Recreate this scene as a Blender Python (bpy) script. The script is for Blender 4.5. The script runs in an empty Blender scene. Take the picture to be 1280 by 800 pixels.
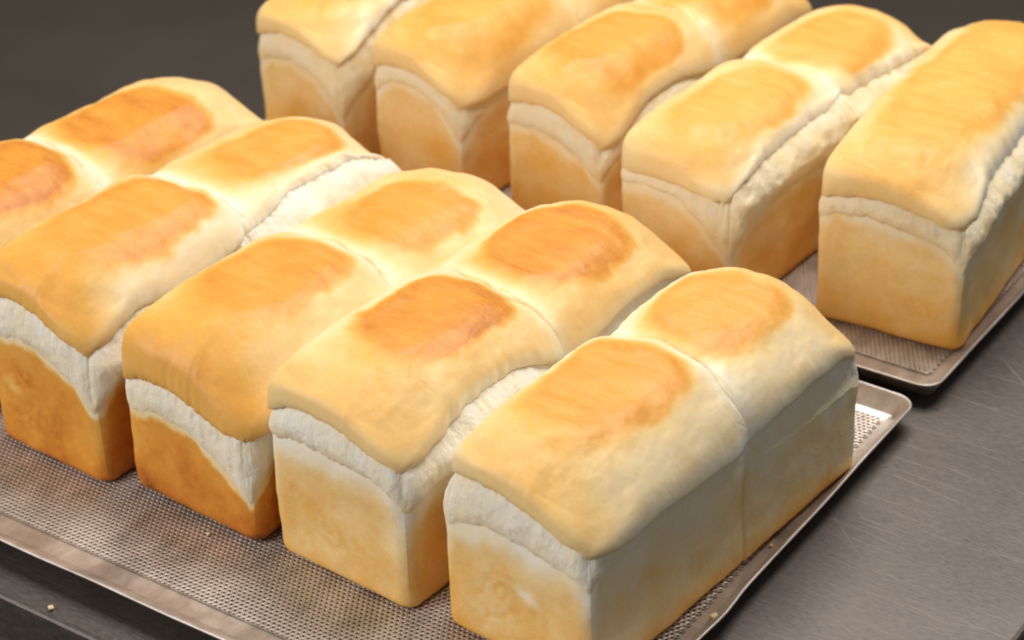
import bpy, math, random
import numpy as np
from mathutils import Matrix, Vector

random.seed(7)
S = bpy.context.scene
COL = S.collection
R = math.radians

# ------------------------------------------------------------------ camera
cam_d = bpy.data.cameras.new('camera')
cam_d.sensor_width = 36.0
cam_d.lens = 81.17
cam_d.clip_start = 0.05
cam_d.clip_end = 60.0
cam = bpy.data.objects.new('camera', cam_d)
COL.objects.link(cam)
AZ, EL, DIST, TX, TY, ROLL = -0.6104, 0.5576, 1.8472, -0.2898, 0.3358, -0.0293
fw = Vector((math.sin(AZ)*math.cos(EL), math.cos(AZ)*math.cos(EL), -math.sin(EL)))
rt = Vector((math.cos(AZ), -math.sin(AZ), 0.0))
up = rt.cross(fw)
rt, up = math.cos(ROLL)*rt + math.sin(ROLL)*up, -math.sin(ROLL)*rt + math.cos(ROLL)*up
loc = Vector((TX, TY, 0)) - DIST*fw
cam.matrix_world = Matrix(((rt.x, up.x, -fw.x, loc.x), (rt.y, up.y, -fw.y, loc.y),
                           (rt.z, up.z, -fw.z, loc.z), (0, 0, 0, 1)))
cam_d.dof.use_dof = True
cam_d.dof.focus_distance = 1.56
cam_d.dof.aperture_fstop = 6.3
S.camera = cam

# ------------------------------------------------------------------ world and lamps
W_ = bpy.data.worlds.new('World')
S.world = W_
W_.use_nodes = True
W_.node_tree.nodes['Background'].inputs[0].default_value = (1.0, 0.97, 0.93, 1)
W_.node_tree.nodes['Background'].inputs[1].default_value = 0.15


def area(name, loc, target, size, power, col):
    l = bpy.data.lights.new(name, 'AREA')
    l.shape = 'RECTANGLE'
    l.size, l.size_y = size
    l.energy = power
    l.color = col
    o = bpy.data.objects.new(name, l)
    COL.objects.link(o)
    o.location = loc
    o.rotation_euler = (Vector(target) - Vector(loc)).to_track_quat('-Z', 'Y').to_euler()
    return o


area('ceiling_lamp', (-0.20, 1.05, 2.0), (-0.20, 0.25, 0), (1.4, 1.3), 54, (1.0, 0.97, 0.93))
area('window_light', (-1.5, -2.1, 1.7), (-0.3, 0.2, 0.0), (1.5, 1.2), 62, (1.0, 0.97, 0.93))
area('side_fill_light', (2.3, 0.5, 1.3), (0.0, 0.2, 0.05), (1.4, 1.2), 3.5, (0.90, 0.95, 1.0))  # weak cool fill, added to brighten the right sides of the loaves
S.view_settings.view_transform = 'Standard'
S.view_settings.look = 'None'
S.view_settings.exposure = 0.0
S.view_settings.gamma = 1.0
S.render.engine = 'CYCLES'
S.cycles.use_denoising = True
S.cycles.filter_width = 1.9
S.cycles.max_bounces = 8


# ------------------------------------------------------------------ noise
_rng = np.random.RandomState(11)
_perm = _rng.permutation(256)
_perm = np.concatenate([_perm, _perm, _perm])
_g = _rng.normal(size=(256, 3))
_g /= np.linalg.norm(_g, axis=1)[:, None]


def perlin(p):
    p = np.asarray(p, float)
    i = np.floor(p).astype(int)
    f = p - i
    i &= 255
    w = f*f*f*(f*(f*6 - 15) + 10)
    out = np.zeros(len(p))
    for dx in (0, 1):
        wx = w[:, 0] if dx else 1 - w[:, 0]
        for dy in (0, 1):
            wy = w[:, 1] if dy else 1 - w[:, 1]
            for dz in (0, 1):
                wz = w[:, 2] if dz else 1 - w[:, 2]
                h = _perm[_perm[_perm[(i[:, 0] + dx) & 255] + ((i[:, 1] + dy) & 255)] + ((i[:, 2] + dz) & 255)]
                g = _g[h]
                out += wx*wy*wz*(g[:, 0]*(f[:, 0] - dx) + g[:, 1]*(f[:, 1] - dy) + g[:, 2]*(f[:, 2] - dz))
    return out*1.5


def fbm(p, n=3):
    o, a = 0, 1.0
    for k in range(n):
        o = o + a*perlin(p*2.0**k + 17.3*k)
        a *= 0.5
    return o


def sstep(a, b, x):
    t = np.clip((x - a)/(b - a), 0, 1)
    return t*t*(3 - 2*t)


# ------------------------------------------------------------------ materials
def new_mat(name):
    m = bpy.data.materials.new(name)
    m.use_nodes = True
    nt = m.node_tree
    return m, nt, nt.nodes['Principled BSDF'], nt.nodes.new, nt.links.new


def srgb(r, g, b):
    f = lambda c: (c/255/12.92) if c <= 10 else (((c/255) + 0.055)/1.055)**2.4
    return (f(r), f(g), f(b), 1)


def ramp(new, stops):
    n = new('ShaderNodeValToRGB')
    el = n.color_ramp.elements
    while len(el) < len(stops):
        el.new(0.5)
    for e, (p, c) in zip(el, stops):
        e.position = p
        e.color = c
    return n


def obj_coords(new, link, scale=(1, 1, 1)):
    tc = new('ShaderNodeTexCoord')
    oi = new('ShaderNodeObjectInfo')
    mul = new('ShaderNodeVectorMath'); mul.operation = 'SCALE'
    comb = new('ShaderNodeCombineXYZ')
    link(oi.outputs['Random'], comb.inputs[0]); link(oi.outputs['Random'], comb.inputs[2])
    link(comb.outputs[0], mul.inputs[0]); mul.inputs['Scale'].default_value = 3.0
    add = new('ShaderNodeVectorMath'); add.operation = 'ADD'
    link(tc.outputs['Object'], add.inputs[0]); link(mul.outputs[0], add.inputs[1])
    mp = new('ShaderNodeVectorMath'); mp.operation = 'MULTIPLY'
    link(add.outputs[0], mp.inputs[0]); mp.inputs[1].default_value = scale
    return mp.outputs[0]


def noise(new, link, vec, scale, detail=4, rough=0.55):
    n = new('ShaderNodeTexNoise')
    n.inputs['Scale'].default_value = scale
    n.inputs['Detail'].default_value = detail
    n.inputs['Roughness'].default_value = rough
    link(vec, n.inputs['Vector'])
    return n.outputs['Fac']


def math_n(new, link, op, a, b, c=None):
    n = new('ShaderNodeMath'); n.operation = op
    for k, v in enumerate((a, b, c)):
        if v is None:
            continue
        if hasattr(v, 'is_linked') or hasattr(v, 'links'):
            link(v, n.inputs[k])
        else:
            n.inputs[k].default_value = v
    return n.outputs[0]


BAKE = [(0.0, srgb(246, 241, 229)), (0.18, srgb(244, 228, 194)), (0.36, srgb(241, 208, 147)),
        (0.55, srgb(234, 178, 90)), (0.75, srgb(222, 150, 56)), (0.9, srgb(196, 116, 38)), (1.0, srgb(118, 62, 22))]


def bread_material(name, kind):
    m, nt, b, new, link = new_mat(name)
    at = new('ShaderNodeAttribute'); at.attribute_name = 'bake'
    v1 = obj_coords(new, link)
    vs = obj_coords(new, link, (0.22, 1.0, 0.5))
    bake = at.outputs['Fac']
    mott = noise(new, link, v1, 55, 5, 0.6)
    mott = math_n(new, link, 'MULTIPLY_ADD', mott, 0.12, -0.06)
    fine = noise(new, link, v1, 420, 3, 0.6)
    fine = math_n(new, link, 'MULTIPLY_ADD', fine, 0.10, -0.05)
    f = math_n(new, link, 'ADD', bake, mott)
    f = math_n(new, link, 'ADD', f, fine)
    if kind == 'cap':
        st = noise(new, link, vs, 330, 4, 0.65)
        st = math_n(new, link, 'MULTIPLY_ADD', st, 0.26, -0.13)
        amt = math_n(new, link, 'MULTIPLY', st, math_n(new, link, 'POWER', bake, 2.0))
        f = math_n(new, link, 'ADD', f, amt)
    if kind == 'pan':
        spk = noise(new, link, v1, 160, 4, 0.7)
        f = math_n(new, link, 'ADD', f, math_n(new, link, 'MULTIPLY_ADD', spk, 0.17, -0.085))
        blot = noise(new, link, v1, 22, 3, 0.5)
        f = math_n(new, link, 'ADD', f, math_n(new, link, 'MULTIPLY_ADD', blot, 0.24, -0.12))
    rp = ramp(new, BAKE)
    link(f, rp.inputs[0])
    link(rp.outputs[0], b.inputs['Base Color'])
    b.inputs['Roughness'].default_value = {'cap': 0.46, 'pan': 0.62, 'shred': 0.85}[kind]
    b.inputs['Specular IOR Level'].default_value = {'cap': 0.36, 'pan': 0.25, 'shred': 0.15}[kind]
    b.inputs['Subsurface Weight'].default_value = 0.12
    b.inputs['Subsurface Radius'].default_value = (1.0, 0.55, 0.25)
    b.inputs['Subsurface Scale'].default_value = 0.004
    bp = new('ShaderNodeBump')
    bp.inputs['Distance'].default_value = 0.001
    if kind == 'cap':
        h1 = noise(new, link, v1, 160, 5, 0.55)
        h2 = noise(new, link, vs, 330, 3, 0.5)
        h = math_n(new, link, 'ADD', h1, math_n(new, link, 'MULTIPLY', h2, 0.3))
        # fine shrink cracks, broken up by a slow noise
        wp = new('ShaderNodeVectorMath'); wp.operation = 'MULTIPLY_ADD'
        wn = new('ShaderNodeTexNoise'); wn.inputs['Scale'].default_value = 30; wn.inputs['Detail'].default_value = 3
        link(v1, wn.inputs['Vector']); link(wn.outputs['Color'], wp.inputs[0])
        wp.inputs[1].default_value = (0.02, 0.02, 0.02); link(v1, wp.inputs[2])
        vc = new('ShaderNodeTexVoronoi'); vc.feature = 'DISTANCE_TO_EDGE'; vc.inputs['Scale'].default_value = 26
        link(wp.outputs[0], vc.inputs['Vector'])
        ck = math_n(new, link, 'SUBTRACT', 1.0, math_n(new, link, 'MINIMUM', math_n(new, link, 'MULTIPLY', vc.outputs['Distance'], 26.0), 1.0))
        sel = noise(new, link, v1, 14, 2)
        sel = math_n(new, link, 'MULTIPLY', math_n(new, link, 'MAXIMUM', math_n(new, link, 'SUBTRACT', sel, 0.52), 0.0), 6.0)
        ck = math_n(new, link, 'MULTIPLY', ck, math_n(new, link, 'MINIMUM', sel, 1.0))
        h = math_n(new, link, 'SUBTRACT', h, math_n(new, link, 'MULTIPLY', ck, 0.4))
        pore = new('ShaderNodeTexVoronoi'); pore.inputs['Scale'].default_value = 150
        link(v1, pore.inputs['Vector'])
        pr = math_n(new, link, 'LESS_THAN', pore.outputs['Distance'], 0.13)
        h = math_n(new, link, 'SUBTRACT', h, math_n(new, link, 'MULTIPLY', pr, 0.5))
        bp.inputs['Strength'].default_value = 0.34
    elif kind == 'pan':
        h1 = noise(new, link, v1, 260, 5, 0.65)
        vo = new('ShaderNodeTexVoronoi'); vo.inputs['Scale'].default_value = 420
        link(v1, vo.inputs['Vector'])
        pit = math_n(new, link, 'SMOOTH_MIN', vo.outputs['Distance'], 0.35, 0.1)
        h = math_n(new, link, 'ADD', h1, math_n(new, link, 'MULTIPLY', pit, 0.7))
        bp.inputs['Strength'].default_value = 0.6
    else:
        h1 = noise(new, link, obj_coords(new, link, (1, 1, 0.45)), 300, 6, 0.7)
        h2 = noise(new, link, v1, 90, 4, 0.6)
        h = math_n(new, link, 'ADD', h1, h2)
        bp.inputs['Strength'].default_value = 0.8
        bp.inputs['Distance'].default_value = 0.002
    link(h, bp.inputs['Height'])
    link(bp.outputs[0], b.inputs['Normal'])
    return m


M_CAP = bread_material('baked_top_crust', 'cap')
M_PAN = bread_material('pan_side_crust', 'pan')
M_SHRED = bread_material('torn_white_crumb', 'shred')


def steel_material(name, base, rough, streak_scale, streak_dir, bump=0.05, metallic=0.85, scratch=False, con=1.0, stain=0.0):
    m, nt, b, new, link = new_mat(name)
    tc = new('ShaderNodeTexCoord')
    mp = new('ShaderNodeVectorMath'); mp.operation = 'MULTIPLY'
    link(tc.outputs['Object'], mp.inputs[0]); mp.inputs[1].default_value = streak_dir
    st = noise(new, link, mp.outputs[0], streak_scale, 5, 0.65)
    bl = noise(new, link, tc.outputs['Object'], 9, 5, 0.6)
    fine = noise(new, link, tc.outputs['Object'], 700, 2, 0.6)
    f = math_n(new, link, 'ADD', math_n(new, link, 'MULTIPLY', st, 0.55), math_n(new, link, 'MULTIPLY', bl, 0.3))
    f = math_n(new, link, 'ADD', f, math_n(new, link, 'MULTIPLY', fine, 0.15))
    lo = tuple(c*(1 - 0.38*con) for c in base[:3]) + (1,)
    hi = tuple(min(1, c*(1 + 0.30*con)) for c in base[:3]) + (1,)
    rp = ramp(new, [(0.32, lo), (0.68, hi)])
    link(f, rp.inputs[0])
    col = rp.outputs[0]
    if stain:
        sn = noise(new, link, tc.outputs['Object'], 14, 6, 0.65)
        sm = math_n(new, link, 'MINIMUM', math_n(new, link, 'MULTIPLY', math_n(new, link, 'MAXIMUM', math_n(new, link, 'SUBTRACT', sn, 0.50), 0.0), 6.0), 1.0)
        ms_ = new('ShaderNodeMixRGB'); link(math_n(new, link, 'MULTIPLY', sm, stain), ms_.inputs[0]); link(col, ms_.inputs[1])
        ms_.inputs[2].default_value = (0.20, 0.135, 0.085, 1)
        col = ms_.outputs[0]
    if scratch:
        # fine short scratches: very stretched noise, thresholded, in a few directions
        for rot, sx, sy, th, am in ((0.0, 9, 520, 0.63, 3.0), (0.12, 12, 700, 0.64, 3.0), (-0.35, 7, 420, 0.68, 4.0), (0.7, 6, 380, 0.70, 4.0)):
            mpg = new('ShaderNodeMapping'); mpg.inputs['Rotation'].default_value = (0, 0, rot)
            link(tc.outputs['Object'], mpg.inputs[0])
            ms = new('ShaderNodeVectorMath'); ms.operation = 'MULTIPLY'
            link(mpg.outputs[0], ms.inputs[0]); ms.inputs[1].default_value = (sx, sy, 1)
            nz = noise(new, link, ms.outputs[0], 1.0, 2, 0.5)
            lt = math_n(new, link, 'MINIMUM', math_n(new, link, 'MULTIPLY', math_n(new, link, 'MAXIMUM', math_n(new, link, 'SUBTRACT', nz, th), 0.0), am*1.1), 0.45)
            mx = new('ShaderNodeMixRGB'); mx.use_clamp = True
            link(lt, mx.inputs[0]); link(col, mx.inputs[1])
            mx.inputs[2].default_value = tuple(min(1, c*2.1) for c in base[:3]) + (1,)
            col = mx.outputs[0]
    link(col, b.inputs['Base Color'])
    b.inputs['Metallic'].default_value = metallic
    rr = new('ShaderNodeMapRange')
    link(f, rr.inputs[0]); rr.inputs[1].default_value = 0.3; rr.inputs[2].default_value = 0.7
    rr.inputs[3].default_value = rough - 0.08; rr.inputs[4].default_value = rough + 0.1
    link(rr.outputs[0], b.inputs['Roughness'])
    bp = new('ShaderNodeBump'); bp.inputs['Strength'].default_value = bump; bp.inputs['Distance'].default_value = 0.001
    link(f, bp.inputs['Height']); link(bp.outputs[0], b.inputs['Normal'])
    return m


M_TRAY = steel_material('worn_aluminium', (0.62, 0.555, 0.50), 0.46, 60, (1, 0.4, 1), 0.08, 0.7, stain=0.5)
M_TABLE = steel_material('scratched_steel', (0.140, 0.120, 0.108), 0.50, 170, (0.8, 3.0, 1), 0.16, 0.85, scratch=True, con=1.1)
M_APRON = steel_material('dark_steel', (0.16, 0.14, 0.135), 0.45, 26, (0.3, 3, 1), 0.05, 0.6)


def floor_material():
    m, nt, b, new, link = new_mat('dark_floor')
    tc = new('ShaderNodeTexCoord')
    f = noise(new, link, tc.outputs['Object'], 2.2, 6, 0.6)
    rp = ramp(new, [(0.3, (0.105, 0.084, 0.064, 1)), (0.7, (0.155, 0.126, 0.098, 1))])
    link(f, rp.inputs[0]); link(rp.outputs[0], b.inputs['Base Color'])
    b.inputs['Roughness'].default_value = 0.6
    return m


M_FLOOR = floor_material()


# ------------------------------------------------------------------ mesh helpers
def mesh_obj(name, verts, faces, mat, parent=None, attr=None, smooth=True):
    me = bpy.data.meshes.new(name)
    verts = np.asarray(verts, float)
    me.from_pydata(verts.tolist(), [], [list(map(int, f)) for f in faces])
    if attr is not None:
        a = me.attributes.new('bake', 'FLOAT', 'POINT')
        a.data.foreach_set('value', np.asarray(attr, np.float32))
    me.materials.append(mat)
    if smooth:
        me.polygons.foreach_set('use_smooth', [True]*len(me.polygons))
    me.update()
    o = bpy.data.objects.new(name, me)
    COL.objects.link(o)
    if parent is not None:
        o.parent = parent
    return o


def thing(name, label, cat, loc=(0, 0, 0), yaw=0.0, group=None):
    o = bpy.data.objects.new(name, None)
    o.empty_display_size = 0.05
    COL.objects.link(o)
    o.location = loc
    o.rotation_euler = (0, 0, yaw)
    o['label'] = label
    o['category'] = cat
    if group:
        o['group'] = group
    return o


def sub_mesh(verts, faces, sel):
    f = faces[sel]
    used = np.unique(f)
    mp = np.full(len(verts), -1)
    mp[used] = np.arange(len(used))
    return used, mp[f]


# ------------------------------------------------------------------ floor, table
def box_verts(x0, x1, y0, y1, z0, z1):
    v = [(x, y, z) for z in (z0, z1) for y in (y0, y1) for x in (x0, x1)]
    f = [(0, 2, 3, 1), (4, 5, 7, 6), (0, 1, 5, 4), (2, 6, 7, 3), (0, 4, 6, 2), (1, 3, 7, 5)]
    return v, f


ZT = -0.006                      # table top
fl = mesh_obj('floor', [(-9, -6, -0.9), (8, -6, -0.9), (8, 12, -0.9), (-9, 12, -0.9)], [(0, 1, 2, 3)], M_FLOOR, smooth=False)
fl['kind'] = 'structure'

TX0, TX1, TY0, TY1 = -0.680, 0.207, -0.134, 0.935
table = thing('work_table', 'scratched brushed steel work table under the bread trays, with a folded front edge', 'table', (0, 0, -0.9))


def tabletop():
    # rounded-nose slab: a profile swept round the rectangle
    prof = [(0.012, 0.0), (0.004, -0.0003), (0.0015, -0.0012), (0.0003, -0.0028), (0, -0.005), (0.0, -0.040), (0.012, -0.040)]
    zs = ZT + 0.9
    V, F = [], []
    for off, dz in prof:
        x0, x1, y0, y1 = TX0 + off, TX1 - off, TY0 + off, TY1 - off
        V += [(x0, y0, zs + dz), (x1, y0, zs + dz), (x1, y1, zs + dz), (x0, y1, zs + dz)]
    for k in range(len(prof) - 1):
        for i in range(4):
            j = (i + 1) % 4
            a, b_, c, d = 4*k + i, 4*k + j, 4*k + 4 + j, 4*k + 4 + i
            F.append((d, c, b_, a))
    F.append((0, 1, 2, 3))
    n = 4*(len(prof) - 1)
    F.append((n + 3, n + 2, n + 1, n))
    return V, F


V, F = tabletop()
tt = mesh_obj('tabletop', V, F, M_TABLE, table, smooth=False)
for (x0, x1, y0, y1) in ((TX0 + .02, TX1 - .02, TY0 + .02, TY0 + .022), (TX0 + .02, TX1 - .02, TY1 - .022, TY1 - .02)):
    V, F = box_verts(x0, x1, y0, y1, 0.9 - 0.13, 0.9 - 0.0465)
    mesh_obj('apron', V, F, M_APRON, table, smooth=False)
for (x, y) in ((TX0 + .05, TY0 + .06), (TX1 - .09, TY0 + .06), (TX0 + .05, TY1 - .1), (TX1 - .09, TY1 - .1)):
    V, F = box_verts(x, x + .04, y, y + .04, 0.0, 0.9 - 0.0465)
    mesh_obj('leg', V, F, M_APRON, table, smooth=False)


# ------------------------------------------------------------------ trays
def perforated_field(x0, x1, y0, y1, p=0.0041, r=0.00122, th=0.0009):
    nx = int((x1 - x0)/p)
    p = (x1 - x0)/(nx + 0.5)
    ry = p*math.sqrt(3)/2
    ny = int((y1 - y0)/ry)
    ox = x0 + ((x1 - x0) - (nx + 0.5)*p)/2 + p/2
    oy = y0 + ((y1 - y0) - (ny - 1)*ry)/2
    J, I = np.meshgrid(np.arange(ny), np.arange(nx), indexing='ij')
    cx = (ox + I*p + (J % 2)*p/2).ravel()
    cy = (oy + J*ry).ravel()
    n = len(cx)
    ang = np.pi/6 + np.arange(6)*np.pi/3
    ro = p/math.sqrt(3)
    V = np.zeros((n, 18, 3))
    V[:, 0:6, 0] = cx[:, None] + ro*np.cos(ang); V[:, 0:6, 1] = cy[:, None] + ro*np.sin(ang)
    V[:, 6:12, 0] = cx[:, None] + r*np.cos(ang); V[:, 6:12, 1] = cy[:, None] + r*np.sin(ang)
    V[:, 12:18] = V[:, 6:12]; V[:, 12:18, 2] = -th
    fs = []
    for k in range(6):
        l = (k + 1) % 6
        fs.append((k, l, 6 + l, 6 + k))
        fs.append((6 + k, 6 + l, 12 + l, 12 + k))
    fs = np.array(fs)
    Fc = (np.arange(n)[:, None, None]*18 + fs[None]).reshape(-1, 4)
    return V.reshape(-1, 3), Fc


def fast_mesh(name, V, F4, mat):
    me = bpy.data.meshes.new(name)
    nf = len(F4)
    me.vertices.add(len(V)); me.vertices.foreach_set('co', np.asarray(V, np.float32).ravel())
    me.loops.add(nf*4); me.loops.foreach_set('vertex_index', np.asarray(F4, np.int32).ravel())
    me.polygons.add(nf)
    me.polygons.foreach_set('loop_start', np.arange(0, nf*4, 4, dtype=np.int32))
    me.materials.append(mat)
    me.update(calc_edges=True)
    me.validate()
    return me


# tray frame: the lip runs round x -0.72..0.042, y -0.105..0.386 (first tray's own place)
LX0, LX1, LY0, LY1 = -0.672, 0.042, -0.105, 0.386
PX0, PX1, PY0, PY1 = LX0 + 0.019, LX1 - 0.019, LY0 + 0.034, LY1 - 0.019


def round_rect(x0, x1, y0, y1, r, n=8, ns=40):
    pts = []
    cs = [((x1 - r, y0 + r), -90), ((x1 - r, y1 - r), 0), ((x0 + r, y1 - r), 90), ((x0 + r, y0 + r), 180)]
    for k, ((cx, cy), a0) in enumerate(cs):
        for i in range(n + 1):
            a = R(a0 + 90*i/n)
            pts.append((cx + r*math.cos(a), cy + r*math.sin(a)))
        (nx_, ny_), b0 = cs[(k + 1) % 4]
        s = pts[-1]
        e = (nx_ + r*math.cos(R(b0)), ny_ + r*math.sin(R(b0)))
        for i in range(1, ns):
            t = i/ns
            pts.append((s[0] + (e[0] - s[0])*t, s[1] + (e[1] - s[1])*t))
    return np.array(pts)


def rim_mesh(seed, kink):
    # rings: (inset of x sides, inset of y sides, z, corner radius)
    rings = [(0.0245, 0.0395, -0.0012, 0.001), (0.019, 0.034, -0.0011, 0.001), (0.0175, 0.0320, -0.0006, 0.002), (0.0122, 0.0185, -0.0004, 0.004), (0.0112, 0.0170, 0.0003, 0.008),
             (0.0030, 0.0035, 0.0112, 0.014), (0.0018, 0.0020, 0.0128, 0.015), (0.0010, 0.0010, 0.0131, 0.0155),
             (0.0003, 0.0003, 0.0129, 0.016), (0.0, 0.0, 0.0123, 0.016), (0.0001, 0.0001, 0.0116, 0.016),
             (0.0008, 0.0008, 0.0110, 0.0155), (0.0024, 0.0027, 0.0098, 0.014), (0.0105, 0.0150, -0.0058, 0.008),
             (0.0170, 0.0300, -0.0058, 0.004)]
    V, F = [], []
    n = None
    for ix, iy, z, r in rings:
        p = round_rect(LX0 + ix, LX1 - ix, LY0 + iy, LY1 - ix, r)
        n = len(p)
        P = np.c_[p, np.full(n, z)]
        w = np.clip((z + 0.001)/0.012, 0, 1) if ix < 0.012 else 0
        q = np.c_[p*9.0, np.full(n, seed)]
        P[:, 0] += 0.0012*w*perlin(q + 3.1)
        P[:, 1] += 0.0012*w*perlin(q + 9.7)
        P[:, 2] += 0.0008*w*perlin(q*1.7 + 5.2)
        if kink:
            onr = (p[:, 0] > LX1 - 0.03)
            P[:, 0] += w*onr*0.0024*np.exp(-((p[:, 1] - 0.092)/0.022)**2)
        V.append(P)
    V = np.concatenate(V)
    for k in range(len(rings) - 1):
        for i in range(n):
            j = (i + 1) % n
            F.append((k*n + i, (k + 1)*n + i, (k + 1)*n + j, k*n + j))
    F = np.array(F)[:, ::-1]
    return V, F


fv, ff = perforated_field(PX0, PX1, PY0, PY1)
field_me = fast_mesh('perforated_sheet', fv, ff, M_TRAY)
TRAYS = [('worn perforated aluminium baking tray at the front, with a dented right rim', (0, 0, 0), 0.0, True),
         ('perforated aluminium baking tray behind the front one, under the blurred far row of loaves', (0.004, 0.5085, 0.0), 0.0, False)]
for k, (lab, l, yaw, kink) in enumerate(TRAYS):
    t = thing('baking_tray', lab, 'baking tray', l, yaw, 'perforated baking trays on the table')
    sh = bpy.data.objects.new('perforated_sheet', field_me)
    COL.objects.link(sh); sh.parent = t
    V, F = rim_mesh(3.3 + 7*k, kink)
    mesh_obj('rim', V, F, M_TRAY, t)


# ------------------------------------------------------------------ loaves
def gsmooth_periodic(a, sig):
    n = len(a)
    k = np.arange(-4*int(sig + 1), 4*int(sig + 1) + 1)
    w = np.exp(-0.5*(k/sig)**2); w /= w.sum()
    return np.convolve(np.concatenate([a[-len(k):], a, a[:len(k)]]), w, 'same')[len(k):-len(k)]


def rect_param(N, W, L, ym):
    """sharp-rectangle perimeter samples (side index, fraction), counter-clockwise from front left, denser at corners and the seam"""
    per = 2*(W + L)
    g = np.linspace(0, per, 6000)
    c = [0, W, W + L, 2*W + L, per]
    w = np.ones_like(g)
    for k in range(5):
        w += 1.6*np.exp(-((g - c[k])/0.012)**2)
    for sm in (W + ym, 2*W + L + (L - ym)):
        w += 3.0*np.exp(-((g - sm)/0.006)**2)
    cdf = np.concatenate([[0], np.cumsum(0.5*(w[1:] + w[:-1]))])
    cdf /= cdf[-1]
    s = np.interp((np.arange(N) + 0.5)/N, cdf, g)
    side = np.zeros(N, int); fr = np.zeros(N)
    for k in range(4):
        m = (s >= c[k]) & (s < c[k + 1])
        side[m] = k
        fr[m] = (s[m] - c[k])/(c[k + 1] - c[k])
    return side, fr


def ring_xy(side, fr, hx, hy, cy, rc):
    """points and normals on the rounded rectangle of half sizes hx, hy round (0, cy)"""
    x = np.select([side == 0, side == 1, side == 2, side == 3], [-hx + 2*hx*fr, np.full_like(fr, hx), hx - 2*hx*fr, np.full_like(fr, -hx)])
    y = np.select([side == 0, side == 1, side == 2, side == 3], [np.full_like(fr, -hy), -hy + 2*hy*fr, np.full_like(fr, hy), hy - 2*hy*fr])
    nx = np.select([side == 1, side == 3], [1.0, -1.0], 0.0)
    ny = np.select([side == 0, side == 2], [-1.0, 1.0], 0.0)
    if np.max(rc) > 1e-6:
        ix, iy = hx - rc, hy - rc
        cor = (np.abs(x) > ix) & (np.abs(y) > iy)
        dx = np.where(cor, x - np.sign(x)*ix, 0); dy = np.where(cor, y - np.sign(y)*iy, 0)
        d = np.sqrt(dx*dx + dy*dy) + 1e-12
        x = np.where(cor, np.sign(x)*ix + rc*dx/d, x); y = np.where(cor, np.sign(y)*iy + rc*dy/d, y)
        nx = np.where(cor, dx/d, nx); ny = np.where(cor, dy/d, ny)
    return x, y + cy, nx, ny


PU = [(0.0, 4.2), (0.3, 3.0), (0.7, 2.4), (1.0, 2.15), (1.5, 2.15), (1.85, 2.2), (2.0, 2.25), (2.5, 2.25), (2.97, 2.3), (3.15, 3.0), (3.5, 3.8), (3.9, 4.2)]


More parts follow.
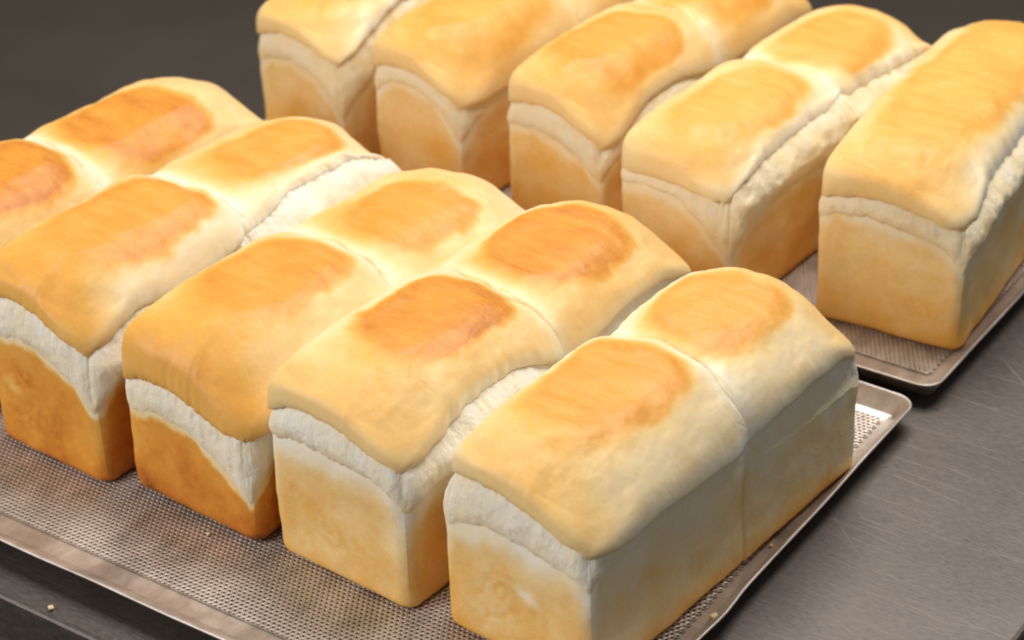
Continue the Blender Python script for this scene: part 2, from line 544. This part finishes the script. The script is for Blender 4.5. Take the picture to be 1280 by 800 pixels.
def make_loaf(spec):
    W, L = spec['W'], spec['L']
    N = spec.get('N', 620)
    sd = spec['seed']
    rng = np.random.RandomState(int(sd*10))
    ym = spec.get('ym', 0.17)
    side, fr = rect_param(N, W, L, ym)
    u = side + fr
    # control curves round the perimeter: u, pan line, cap edge, cap inset, lip, bulge, fluff
    cp = np.array(spec['curve'], float)
    cp = cp[np.argsort(cp[:, 0])]
    ext = np.concatenate([cp[-2:] - [4, 0, 0, 0, 0, 0, 0], cp, cp[:2] + [4, 0, 0, 0, 0, 0, 0]])
    cur = [gsmooth_periodic(np.interp(u, ext[:, 0], ext[:, k]), spec.get('sig', 4.0)) for k in range(1, 7)]
    zp, zc, cin, lip, bul, flf = cur
    un = np.c_[np.cos(u*np.pi/2)*3, np.sin(u*np.pi/2)*3, np.full(N, sd)]
    zp = zp + 0.0022*fbm(un*2.2 + 3.0) + 0.0012*perlin(un*11)
    zc = zc + 0.0016*fbm(un*2.5 + 8.0) + 0.0007*perlin(un*14) + 0.0005*perlin(un*37 + 2) + 0.0022*flf*perlin(un*16 + 3)
    cin = cin + flf*0.004*perlin(un*7 + 1.5) + flf*0.0012*perlin(un*22 + 4.5)
    zc_s = gsmooth_periodic(zc, N/18); cin_s = gsmooth_periodic(cin, N/36)
    zp = np.minimum(zp, zc - 0.002)
    rc0 = 0.0135
    rows, bakes, kinds = [], [], []
    x0, y0, nx, ny = ring_xy(side, fr, W/2, L/2, L/2, rc0)
    seamd = np.where((side == 1) | (side == 3), np.abs(y0 - ym), 1.0)
    pinch = 0.0030*np.exp(-(seamd/0.012)**2)

    # ---- pan section
    rb = spec.get('rb', 0.008)
    NP_ = 34
    base = spec.get('pan', 0.5)
    for k, t in enumerate((0.04, 0.3, 0.6, 0.85)):           # underside
        tt_ = (1 - t)*0.9
        hx = (W/2 - 0.012)*(1 - tt_); hy = L/2 - 0.012 - (W/2 - 0.012)*tt_
        x, y, _, _ = ring_xy(side, fr, hx, hy, L/2, min(0.012, hx*0.9))
        rows.append(np.c_[x, y, np.full(N, 0.0004*(1 - t))]); bakes.append(np.full(N, 0.8)); kinds.append(0)
    for k in range(NP_ + 1):
        q = k/NP_
        q = q*q*0.35 + q*0.65
        z = q*zp
        zz = np.clip(rb - z, 0, None)
        o = -rb + np.sqrt(np.clip(rb*rb - zz*zz, 0, None))
        o = o - 0.0012*(1 - z/0.1)
        o = o - 0.0022*np.sin(np.pi*np.clip(z/0.1, 0, 1))*spec.get('sag', 1.0)*np.where(side % 2 == 0, np.sin(np.pi*fr), np.abs(np.sin(2*np.pi*fr))**0.6)
        P = np.c_[x0, y0, z]
        nz = fbm(P*[22, 22, 22] + sd)*0.0013 + perlin(P*70 + sd)*0.0004 + perlin(P*[45, 45, 10] + sd*2)*0.0008*(side % 2 == 1)
        o = o + nz - pinch*np.clip(z/0.05, 0, 1)*0.45 - 0.0014*np.exp(-(seamd/0.0022)**2)
        bk = base + 0.19*np.exp(-z/0.011) - 0.10*sstep(0.3, 1.0, q) - spec.get('corner', 0.07)*np.exp(-((np.minimum(np.abs(nx), np.abs(ny)) - 0.7)/0.35)**2)*(np.minimum(np.abs(nx), np.abs(ny)) > 0.02)*sstep(0.02, 0.06, z)
        pw = spec.get('palew', 0.010)
        nzp = fbm(P*[40, 40, 40] + sd*7, 4)
        edge = 1 - sstep(0.0, pw, (zp - z) - 0.0058*nzp - 0.002)
        bk = bk - spec.get('panpale', 0.26)*np.where(side == 1, spec.get('sidepale', 1.0), 1.0)*edge
        sidebk = spec.get('sidebake', 0.0)
        bk = bk + np.where(side == 1, sidebk, 0.0)*sstep(0.0, 0.03, z)
        bk = bk + 0.10*fbm(P*[30, 30, 24] + sd*3)
        for (gx, gz, gw, gh, amp, dep) in spec.get('gouges', ()):
            g = np.exp(-((x0 - gx)/gw + 0.6*(z - gz)/gh)**2 - ((z - gz)/gh)**2)*(side == 0)
            bk = bk - amp*g
            o = o + dep*g
        if spec.get('swirl'):
            sx, sz, sr, samp = spec['swirl']
            rr = np.sqrt((x0 - sx)**2 + (z - sz)**2); aa = np.arctan2(z - sz, x0 - sx)
            wv = np.sin(rr*430 + aa + 6.5*fbm(P*45 + sd))*(0.4 + 0.6*perlin(P*55 + sd*3))
            msk = np.exp(-(rr/sr)**2)*(side == 0)
            bk = bk - samp*0.5*msk*wv
            o = o + 0.0006*msk*wv
        rows.append(np.c_[x0 + nx*o, y0 + ny*o, z]); bakes.append(bk); kinds.append(0)
    o_top = o
    pan_last = len(rows) - 1

    # ---- torn band
    NB = 16
    rows.append(rows[pan_last].copy()); bakes.append(np.full(N, 0.16)); kinds.append(1)
    hgt = zc - zp
    ob = o_top
    for k in range(1, NB + 1):
        b = k/NB
        oc = -cin - 0.0035*np.clip(lip/0.003, 0, 1.3)
        o = ob + (oc - ob)*b**1.4
        bb = np.clip(hgt/0.022, 0, 1)
        o = o + bul*bb*np.sin(np.pi*np.clip(b, 0, 1))**0.8
        z = zp + hgt*np.sin(b*np.pi/2*0.999)**(0.9)*1.0 if False else zp + hgt*b**np.where(cin > 0.006, 0.75, 1.0)
        P = np.c_[x0 + nx*o, y0 + ny*o, z]
        ef = np.sin(np.pi*b)
        d = ef*(0.0009*fbm(P*90 + sd) + flf*(0.0026*fbm(P*48 + sd*2, 4) + 0.0007*perlin(P*260 + sd)))
        P[:, 0] += nx*d; P[:, 1] += ny*d; P[:, 2] += d*np.clip(cin/0.01, 0, 1)
        bk = 0.07 + 0.12*(1 - b)**3 + 0.08*fbm(P*45 + sd*5) + spec.get('bandbake', 0.0)
        rows.append(P); bakes.append(bk); kinds.append(1)
    band_last = len(rows) - 1

    # ---- cap
    hz = spec['H']; hf, hb = hz if isinstance(hz, tuple) else (hz, hz)
    wig = 0.0025*np.sin(x0*60 + sd)

    def Hfun(x, y):
        yy = y - ym - 0.003*np.sin(x*55 + sd) - 0.0015*np.sin(x*170 + sd*2)
        h = hf + (hb - hf)*sstep(-0.04, 0.04, yy)
        h = h - spec.get('valley', 0.008)*np.exp(-(yy/spec.get('vw', 0.020))**2)
        h = h - spec.get('crease', 0.003)*np.exp(-np.abs(yy)/0.0018)
        ce = np.minimum((y/(0.5*L)), (L - y)/(0.5*L))
        h = h - spec.get('endfall', 0.007)*(1 - sstep(0.0, 0.42, ce))**1.5*np.clip(0.6 + 0.8*x/W, 0.2, 1)
        h = h - spec.get('backfall', 0.002)*(1 - sstep(0.0, 0.085, L - y))**1.3
        h = h - spec.get('flat', 0.006)*np.abs(x/(W/2))**2.5*np.where(x < 0, 0.15, 1.0)
        return h

    capstart = len(rows)
    cd = np.minimum(np.hypot(np.abs(x0) - W/2, y0), np.hypot(np.abs(x0) - W/2, y0 - L))
    cornerw = 1 - sstep(0.030, 0.056, cd)
    pu = np.array(spec.get('pu', PU))
    pe = np.concatenate([pu[-2:] - [4, 0], pu, pu[:2] + [4, 0]])
    e = gsmooth_periodic(np.interp(u, pe[:, 0], pe[:, 1]), N/60)
    rcc = np.where((x0 > 0) & (y0 < 0.06), 0.027, 0.016)
    rcc = np.where(y0 > L - 0.06, 0.030, rcc)
    rck = np.where((x0 > 0) & (y0 < 0.06), 0.30, 0.10)
    rck = np.where(y0 > L - 0.06, 0.30, rck)
    lip = lip*np.where(y0 > L - 0.05, 0.4, 1.0)
    lip = gsmooth_periodic(lip, 5.0)
    NT = 76
    taus = [('u', 0.0), ('u', 0.5), ('u', 1.0)] + [('t', k/NT) for k in range(1, NT + 1)]
    for kind, tv in taus:
        if kind == 'u':
            rc = rcc
            x, y, mx, my = ring_xy(side, fr, W/2, L/2, L/2, rc)
            oc = -cin - 0.0035*np.clip(lip/0.003, 0, 1.3)
            of = oc + (lip - cin - oc)*[0, 0.75, 1.0][int(tv*2)] - pinch
            z = zc + np.array([0.0004, -0.0010, 0.0004])[int(tv*2)]*np.clip(lip/0.003, 0.3, 1)
            X, Y, Z = x + mx*of, y + my*of, z
            tcur = np.zeros(N)
        else:
            t = tv**1.55
            hx = W/2*(1 - t)
            hy = L/2 - W/2*t
            rc = hx*0.97*(1 - np.exp(-((rcc + rck*t)/(hx*0.97 + 1e-9))**1.6))**(1/1.6)
            x, y, mx, my = ring_xy(side, fr, hx, hy, L/2, rc)
            fade = (1 - t)**2.2
            wq = float(sstep(0.0, 0.26, np.array(t)))
            of = (lip - (cin*(1 - wq) + cin_s*wq))*fade - pinch*(1 - t)**3
            zce = zc*(1 - wq) + zc_s*wq
            X, Y = x + mx*of, y + my*of
            g = (1 - (1 - t)**e)**(1/e)
            g = np.clip(g, 0, 1)
            H = Hfun(X, Y)
            # where the cap edge is set in, the dome starts nearer its own height
            Z = zce + 0.0004 + (H - zce)*g
            tcur = np.full(N, t)
        if kind == 't':
            sg = 16.0*N/620*min(1.0, 0.25 + tcur[0]/0.10)
            wc = cornerw
            X = X*(1 - wc) + wc*gsmooth_periodic(X, sg)
            Y = Y*(1 - wc) + wc*gsmooth_periodic(Y, sg)
            Z = Z*(1 - wc) + wc*gsmooth_periodic(Z, sg)
        P = np.c_[X, Y, Z] if not (kind == 'u' and tv == 0.0) else rows[band_last].copy()
        am = sstep(0.0, 0.15, tcur)
        dn = am*(0.0026*fbm(P*[16, 16, 8] + sd) + 0.0007*fbm(P*[60, 45, 30] + sd*2)) + (1 - am)*0.0005*perlin(P*60 + sd)
        # fine shrink wrinkles on the browned flat
        P[:, 2] += dn*(0 if (kind == 'u' and tv == 0.0) else 1)
        # --- baking level
        nzl = fbm(P*[26, 26, 20] + sd*4)
        nz2 = fbm(P*[22, 90, 30] + sd*6)
        bk = spec['brow'] + 0.05*nzl
        # ends (brow) and flanks: their own level
        flank_r = spec.get('flank_r', spec['brow']); flank_l = spec.get('flank_l', spec['brow'])
        sx = X/(W/2)
        bk = bk + (flank_r - spec['brow'])*sstep(0.15, 0.85, sx) + (flank_l - spec['brow'])*sstep(0.15, 0.85, -sx)
        front = 1 - sstep(0.0, 0.055, Y)
        bk = bk + (spec.get('front', spec['brow']) - bk)*front*0.9
        back = sstep(L - 0.07, L - 0.01, Y)
        bk = bk + (spec.get('back', spec['brow'] + 0.1) - bk)*back*0.85
        # pale valley between the lobes
        dyv = Y - ym
        bk = bk + (spec.get('groove', 0.12) - bk)*np.exp(-(dyv/spec.get('gw', 0.010))**2)*0.92
        # browned flats, outline bent by a slow noise
        wx1 = 0.007*fbm(P*[20, 20, 5] + sd*9, 4); wy1 = 0.007*fbm(P*[20, 20, 5] + sd*13 + 4, 4)
        for (cx, cy, wx, wy, lev, soft) in spec['patches']:
            qx = (X + wx1 - cx)/wx; qy = (Y + wy1 - cy - 0.10*X)/wy
            r = (np.abs(qx)**3.0 + np.abs(qy)**3.0)**(1/3.0) + 0.05*nzl + 0.035*nz2
            sf = soft*(0.6 + 0.9*np.clip(-qy, 0, 1)**2)
            m = (1 - sstep(1 - sf, 1 + sf*0.6, r))*sstep(0.06, 0.16, tcur)
            bk = bk + 0.11*(1 - sstep(0.85, 1.5, r))*(qy < 0.6)*np.clip(0.6 - qy, 0, 1)
            ringb = 0.03*np.exp(-((r - 0.86)/0.16)**2)
            bk = bk + (lev + ringb + 0.05*nzl + 0.05*nz2 - bk)*m
            pz = (hf if cy < ym else hb) - 0.0030
            mf = (1 - sstep(0.50, 1.30, r))*sstep(0.1, 0.2, tcur)
            P[:, 2] = P[:, 2] + np.minimum(pz + 0.0006*nz2 - P[:, 2], 0)*0.7*mf
        bk = bk + 0.15*np.exp(-((np.abs(dyv) - 0.0)/0.0012)**2)*(perlin(P*60 + sd) > 0.05)*0.9
        bk = bk - 0.10*(1 - sstep(0.0, 0.05, tcur))
        # bare edge of the cap next to the torn crumb
        bk = bk - 0.12*(1 - sstep(0.0, 0.06, tcur))*np.clip(cin/0.008, 0, 1)
        rows.append(P); bakes.append(bk); kinds.append(2)

    V = np.concatenate(rows); B = np.clip(np.concatenate(bakes), 0.0, 1.0)
    nr = len(rows)
    i = np.arange(N); j = (i + 1) % N
    root = thing('bread_loaf', spec['label'], 'bread loaf', spec['loc'], R(spec['yaw']), spec['group'])

    def part(name, r0, r1, mat, ysel=None):
        fs = []
        for k in range(r0, r1):
            fs.append(np.c_[k*N + i, k*N + j, (k + 1)*N + j, (k + 1)*N + i])
        fs = np.concatenate(fs)
        if ysel is not None:
            cy = V[fs][:, :, 1].mean(1)
            cx = V[fs][:, :, 0].mean(1)
            yy = cy - ym - 0.003*np.sin(cx*55 + sd) - 0.0015*np.sin(cx*170 + sd*2)
            fs = fs[(yy < 0) if ysel < 0 else (yy >= 0)]
        used, f2 = sub_mesh(V, fs, np.ones(len(fs), bool))
        me = fast_mesh(name, V[used], f2, mat)
        a = me.attributes.new('bake', 'FLOAT', 'POINT')
        a.data.foreach_set('value', B[used].astype(np.float32))
        me.polygons.foreach_set('use_smooth', np.ones(len(me.polygons), bool))
        o = bpy.data.objects.new(name, me)
        COL.objects.link(o); o.parent = root
        return o

    part('pan_crust', 0, pan_last, M_PAN)
    part('torn_band', pan_last + 1, band_last, M_SHRED)
    part('crust_lobe', capstart, nr - 1, M_CAP, -1)
    part('crust_lobe', capstart, nr - 1, M_CAP, +1)
    return root


# control curve rows: u (0-1 front left to right, 1-2 right side going back, 2-3 back, 3-4 left side coming forward),
# pan line z, cap edge z, cap inset, lip, bulge of torn band, fluff
def left_back(zp=0.092, zc=0.116):
    return [(2.03, .078, .092, 0, .003, .002, 0), (2.5, .074, .090, 0, .003, .003, 0), (2.97, .078, .094, 0, .003, .002, 0),
            (3.2, zp, zc - .004, .002, .002, .002, 0), (3.5, zp, zc - .004, .002, .002, .002, 0), (3.8, zp, zc, .004, .0015, .002, 0), (3.97, zp, zc, .004, .0015, .002, 0)]


FRONT_GROUP = 'white tin loaves on the front tray'
BACK_GROUP = 'white tin loaves on the rear tray'
LOAVES = []
# A, nearest, on the right
LOAVES.append(dict(label='nearest pale loaf at the right end of the front tray, smooth right side', group=FRONT_GROUP,
    W=.126, L=.318, loc=(-.0543, -.008, 0), yaw=-5.0, seed=1.7, palew=.022, H=(.161, .161), valley=.0065, crease=.003, pan=.47, sidebake=-.17, sidepale=0,
    brow=.45, front=.48, flank_r=.26, flank_l=.22, back=.50, groove=.10, gw=.010, corner=.10,
    patches=[(-.004, .103, .042, .060, 0.69, 0.30), (-.002, .222, .040, .048, 0.69, 0.30)],
    gouges=[(.008, .055, .008, .006, 0.39, 0.00)], swirl=(-.012, .045, .028, .25),
    curve=[(.02, .086, .122, .011, .0015, .003, .1), (.10, .088, .127, .004, .003, .003, 0), (.25, .097, .133, 0, .0020, .004, 0), (.5, .097, .130, 0, .0020, .004, 0), (.8, .091, .117, 0, .0020, .003, 0), (.92, .088, .110, 0, .0020, .002, 0),
           (.985, .078, .105, 0, .003, .002, 0), (1.03, .094, .106, 0, .003, .001, 0), (1.2, .097, .109, 0, .005, -.002, 0), (1.42, .096, .104, 0, .0045, -.002, 0),
           (1.5, .092, .098, 0, .002, .001, 0), (1.58, .086, .110, .0, .004, -.002, 0), (1.75, .076, .116, .0, .005, -.008, 0), (1.9, .080, .110, .0, .004, -.005, 0)]
          + [(2.03, .07, .088, 0, .003, .002, 0), (2.5, .07, .084, 0, .003, .003, 0), (2.97, .075, .09, 0, .003, .002, 0),
             (3.1, .09, .122, .003, .0008, .003, .2), (3.4, .09, .132, .010, .0005, .005, .4), (3.52, .09, .120, .004, .0008, .004, .3), (3.8, .09, .122, .011, .001, .004, .2), (3.97, .086, .122, .012, .001, .003, .2)]))
# B
LOAVES.append(dict(label='loaf with two dark brown flats and a torn roll, beside the nearest pale loaf', group=FRONT_GROUP,
    W=.124, L=.344, loc=(-.1985, -.005, 0), yaw=-4, seed=4.2, palew=.022, H=(.164, .158), valley=.0065, pan=.44, sidebake=.06,
    brow=.49, front=.48, flank_r=.40, flank_l=.26, back=.48, groove=.22, gw=.010,
    patches=[(.002, .106, .040, .054, 0.78, 0.17), (.003, .240, .045, .058, 0.78, 0.17)], swirl=(-.01, .04, .035, .12),
    curve=[(.03, .100, .120, 0, .003, .003, 0), (.25, .104, .134, 0, .0020, .005, 0), (.5, .103, .133, 0, .0020, .005, 0), (.8, .101, .122, 0, .0020, .004, 0), (.92, .094, .114, 0, .0020, .003, 0),
           (.985, .080, .110, 0, .003, .002, 0), (1.08, .090, .118, .003, .002, .007, .3), (1.2, .094, .130, .006, .001, .014, .5), (1.35, .096, .132, .006, .001, .015, .6),
           (1.45, .096, .122, .002, .003, .005, .3), (1.52, .092, .108, 0, .003, .002, 0), (1.68, .092, .122, .003, .004, .004, .1), (1.85, .092, .122, .003, .004, .004, .1)]
          + left_back()))
# C
LOAVES.append(dict(label='loaf with its whole front end baked golden orange, middle of the front row', group=FRONT_GROUP,
    W=.1255, L=.345, loc=(-.3305, -.005, 0), yaw=-4, seed=7.9, palew=.006, H=(.155, .147), valley=.0065, pan=.83, sidebake=.0, rb=.014, panpale=.45,
    brow=.48, front=.68, flank_r=.34, flank_l=.42, back=.30, groove=.20, gw=.010, corner=.10,
    patches=[(-.004, .100, .042, .056, 0.72, 0.30), (.008, .235, .042, .050, 0.71, 0.21)],
    curve=[(.03, .070, .098, 0, .002, .002, .2), (.25, .080, .110, 0, .0020, .003, .3), (.5, .078, .108, 0, .0020, .003, .3), (.8, .058, .094, 0, .0020, .003, .3),
           (.97, .034, .088, 0, .003, .003, .2), (1.06, .060, .090, 0, .003, .003, .1), (1.2, .085, .108, 0, .003, .003, .1), (1.5, .09, .110, 0, .003, .002, 0), (1.8, .09, .116, 0, .003, .002, 0)]
          + left_back()))
# D
LOAVES.append(dict(label='front tray loaf with a big fluffy white tear on its rear right half', group=FRONT_GROUP,
    W=.117, L=.345, loc=(-.465, -.007, 0), yaw=-3, seed=11.3, palew=.006, H=(.167, .157), valley=.0065, pan=.77, sidebake=.05, panpale=.4,
    brow=.46, front=.66, flank_r=.20, flank_l=.40, back=.36, groove=.10, gw=.010, corner=.10,
    patches=[(.004, .098, .043, .070, 0.71, 0.23), (.008, .250, .036, .056, 0.69, 0.26)], swirl=(-.025, .05, .03, .35),
    gouges=[(-.03, .055, .007, .006, .3, .001)],
    curve=[(.03, .086, .122, 0, .0020, .003, .2), (.25, .102, .136, 0, .0020, .004, .3), (.5, .102, .136, 0, .0020, .004, .3), (.8, .084, .120, 0, .0020, .004, .3),
           (.97, .058, .108, 0, .003, .003, .2), (1.05, .075, .116, .002, .002, .009, .4), (1.16, .090, .130, .004, .001, .013, .5), (1.24, .10, .120, 0, .003, .002, .1), (1.4, .10, .126, .001, .003, .003, .3),
           (1.5, .092, .132, .003, .0006, .010, .6), (1.62, .086, .141, .009, .0002, .020, .9), (1.85, .086, .139, .009, .0002, .020, .9), (1.97, .088, .122, .003, .0006, .010, .6)]
          + left_back(.1, .122)))
# E
LOAVES.append(dict(label='leftmost loaf of the front row, cut off by the left edge, two strongly browned flats', group=FRONT_GROUP,
    W=.113, L=.360, loc=(-.606, -.004, 0), yaw=-3, seed=15.1, H=(.157, .148), valley=.0065, pan=.58,
    brow=.46, front=.49, flank_r=.38, flank_l=.41, back=.36, groove=.12, gw=.010,
    patches=[(.002, .104, .044, .058, 0.78, 0.23), (.010, .238, .046, .056, 0.77, 0.21)],
    curve=[(.03, .09, .118, 0, .0020, .003, .1), (.5, .1, .130, 0, .0020, .004, .2), (.95, .07, .112, 0, .0020, .003, .2), (1.1, .09, .112, 0, .003, .003, 0), (1.5, .09, .106, 0, .003, .002, 0), (1.9, .09, .116, .0, .003, .004, .1)]
          + left_back()))
# back row F-J
BACK_Y = .488
LOAVES.append(dict(label='far left loaf of the blurred rear row, white torn crumb along its right shoulder', group=BACK_GROUP, bandbake=.13, panpale=.16, N=320,
    W=.105, L=.335, loc=(-.5945, BACK_Y - .034, 0), yaw=-3, seed=21.4, H=(.158, .158), valley=.0065, pan=.50,
    brow=.48, front=.47, flank_r=.2, flank_l=.42, groove=.25, patches=[(.0, .09, .038, .062, 0.62, 0.30), (.0, .24, .04, .06, 0.62, 0.30)],
    curve=[(.03, .088, .116, 0, .003, .002, 0), (.3, 0.104, .130, 0, .0020, .004, .1), (.7, 0.100, .124, 0, .0020, .004, .1), (.97, .05, .104, 0, .003, .003, .2),
           (1.08, .08, .122, .004, .003, .006, .5), (1.25, .094, .138, .012, .003, .006, .7), (1.6, .094, .138, .014, .003, .006, .7), (1.95, .094, .126, .006, .003, .004, .5)] + left_back()))
LOAVES.append(dict(label='second loaf from the left in the rear row, tan with an untorn smooth right shoulder', group=BACK_GROUP, bandbake=.13, panpale=.16, N=320,
    W=.104, L=.335, loc=(-.470, BACK_Y - .030, 0), yaw=-4, seed=25.2, H=(.158, .158), valley=.0065, pan=.50,
    brow=.48, front=.49, flank_r=.40, flank_l=.40, groove=.30, patches=[(.006, .085, .042, .065, 0.62, 0.30), (.003, .24, .042, .06, 0.62, 0.30)],
    curve=[(.03, .088, .116, 0, .003, .002, 0), (.3, 0.112, .126, 0, .0020, .004, 0), (.7, 0.106, .120, 0, .0020, .004, 0), (.97, .06, .098, 0, .003, .003, 0),
           (1.08, .09, .100, 0, .003, .002, 0), (1.5, .095, .104, 0, .003, .002, 0), (1.9, .09, .11, 0, .003, .002, 0)] + left_back()))
LOAVES.append(dict(label='middle loaf of the rear row, a white torn flap low on its right shoulder', group=BACK_GROUP, bandbake=.13, panpale=.16, N=320,
    W=.105, L=.335, loc=(-.330, BACK_Y - .029, 0), yaw=-4, seed=28.8, H=(.160, .160), valley=.0065, pan=.52,
    brow=.48, front=.48, flank_r=.38, flank_l=.40, groove=.22, patches=[(.006, .080, .044, .058, 0.69, 0.21), (.003, .23, .044, .06, 0.65, 0.26)],
    curve=[(.03, .098, .116, 0, .003, .003, 0), (.3, 0.102, .128, 0, .0020, .004, 0), (.7, 0.092, .120, 0, .0020, .004, 0), (.97, .060, .096, 0, .003, .003, 0),
           (1.06, .09, .100, 0, .003, .002, 0), (1.16, .10, .122, .004, .003, .007, .2), (1.32, .10, .124, .004, .003, .008, .2), (1.5, .096, .110, 0, .003, .002, 0), (1.9, .09, .11, 0, .003, .002, 0)] + left_back()))
LOAVES.append(dict(label='rear row loaf with ragged white crumb all along its right shoulder', group=BACK_GROUP, bandbake=.13, panpale=.16, N=360,
    W=.114, L=.335, loc=(-.196, BACK_Y - .060, 0), yaw=-4, seed=33.6, H=(.149, .150), valley=.0065, pan=.50,
    brow=.46, front=.44, flank_r=.18, flank_l=.36, groove=.16, patches=[(.004, .085, .040, .066, 0.59, 0.30), (.006, .225, .042, .052, 0.62, 0.30)],
    curve=[(.03, 0.093, 0.104, 0, .003, .003, 0), (.3, 0.101, 0.110, 0, .0020, .004, .1), (.6, 0.095, 0.108, 0, .0020, .004, .1), (.85, 0.063, 0.104, .002, .003, .004, .5), (.97, 0.043, 0.100, .006, .003, .004, .7),
           (1.08, 0.079, 0.118, .006, .001, .008, .7), (1.3, 0.083, 0.125, .010, .0006, .011, .8), (1.6, 0.083, 0.125, .010, .0006, .011, .8), (1.95, 0.085, 0.116, .006, .001, .007, .7)] + left_back()))
LOAVES.append(dict(label='rightmost loaf of the rear row, set apart, with a broad light golden top', group=BACK_GROUP, bandbake=.13, panpale=.16, N=360,
    W=.127, L=.335, loc=(-.0275, BACK_Y - .020, 0), yaw=5, seed=37.5, H=(.157, .152), valley=.001, vw=.03, crease=.0006, pan=.46, sidebake=-.04,
    brow=.46, front=.46, flank_r=.20, flank_l=.36, groove=.46, patches=[(-.002, .165, .043, .145, 0.60, 0.26)],
    curve=[(.03, .092, .112, 0, .003, .002, 0), (.3, 0.106, .122, 0, .0020, .004, 0), (.65, .096, .118, 0, .0020, .004, 0), (.85, .094, .110, 0, .003, .002, 0), (.97, .062, .104, .002, .003, .002, .4),
           (1.06, .090, .114, .004, .001, .007, .6), (1.2, .092, .126, .008, .0004, .011, .7), (1.5, .092, .128, .009, .0004, .011, .7), (1.9, .090, .116, .005, .0008, .007, .6)] + left_back()))
for sp in LOAVES:
    make_loaf(sp)


# ------------------------------------------------------------------ crumbs
def crumb(loc, size, label, seed):
    n, m = 14, 9
    V, F = [], []
    for a in range(m):
        th = math.pi*a/(m - 1)
        for b in range(n):
            ph = 2*math.pi*b/n
            V.append((math.sin(th)*math.cos(ph), math.sin(th)*math.sin(ph), math.cos(th)*0.8))
    V = np.array(V)
    V = V*(1 + 0.55*perlin(V*1.6 + seed))[:, None]*size
    V[:, 2] -= V[:, 2].min()
    for a in range(m - 1):
        for b in range(n):
            F.append((a*n + b, (a + 1)*n + b, (a + 1)*n + (b + 1) % n, a*n + (b + 1) % n))
    o = mesh_obj('bread_crumb', V, F, M_SHRED, attr=np.full(len(V), 0.25))
    o.location = loc
    o['label'] = label
    o['category'] = 'crumb'
    o['group'] = 'bread crumbs fallen round the loaves'
    return o


crumb((.0335, .096, .0005), .0027, 'largest pale crumb, beside the dent in the right rim of the front tray', 3.1)
crumb((-.353, -.1265, -.0060), .0019, 'crumb lying on the table edge in front of the front tray', 12.2)
crumb((.027, .186, .0), .0012, 'small crumb on the right margin of the front tray, halfway along the nearest loaf', 8.4)
crumb((-.311, -.012, .0), .0014, 'tiny crumb on the perforations in front of the golden orange loaf', 5.7)
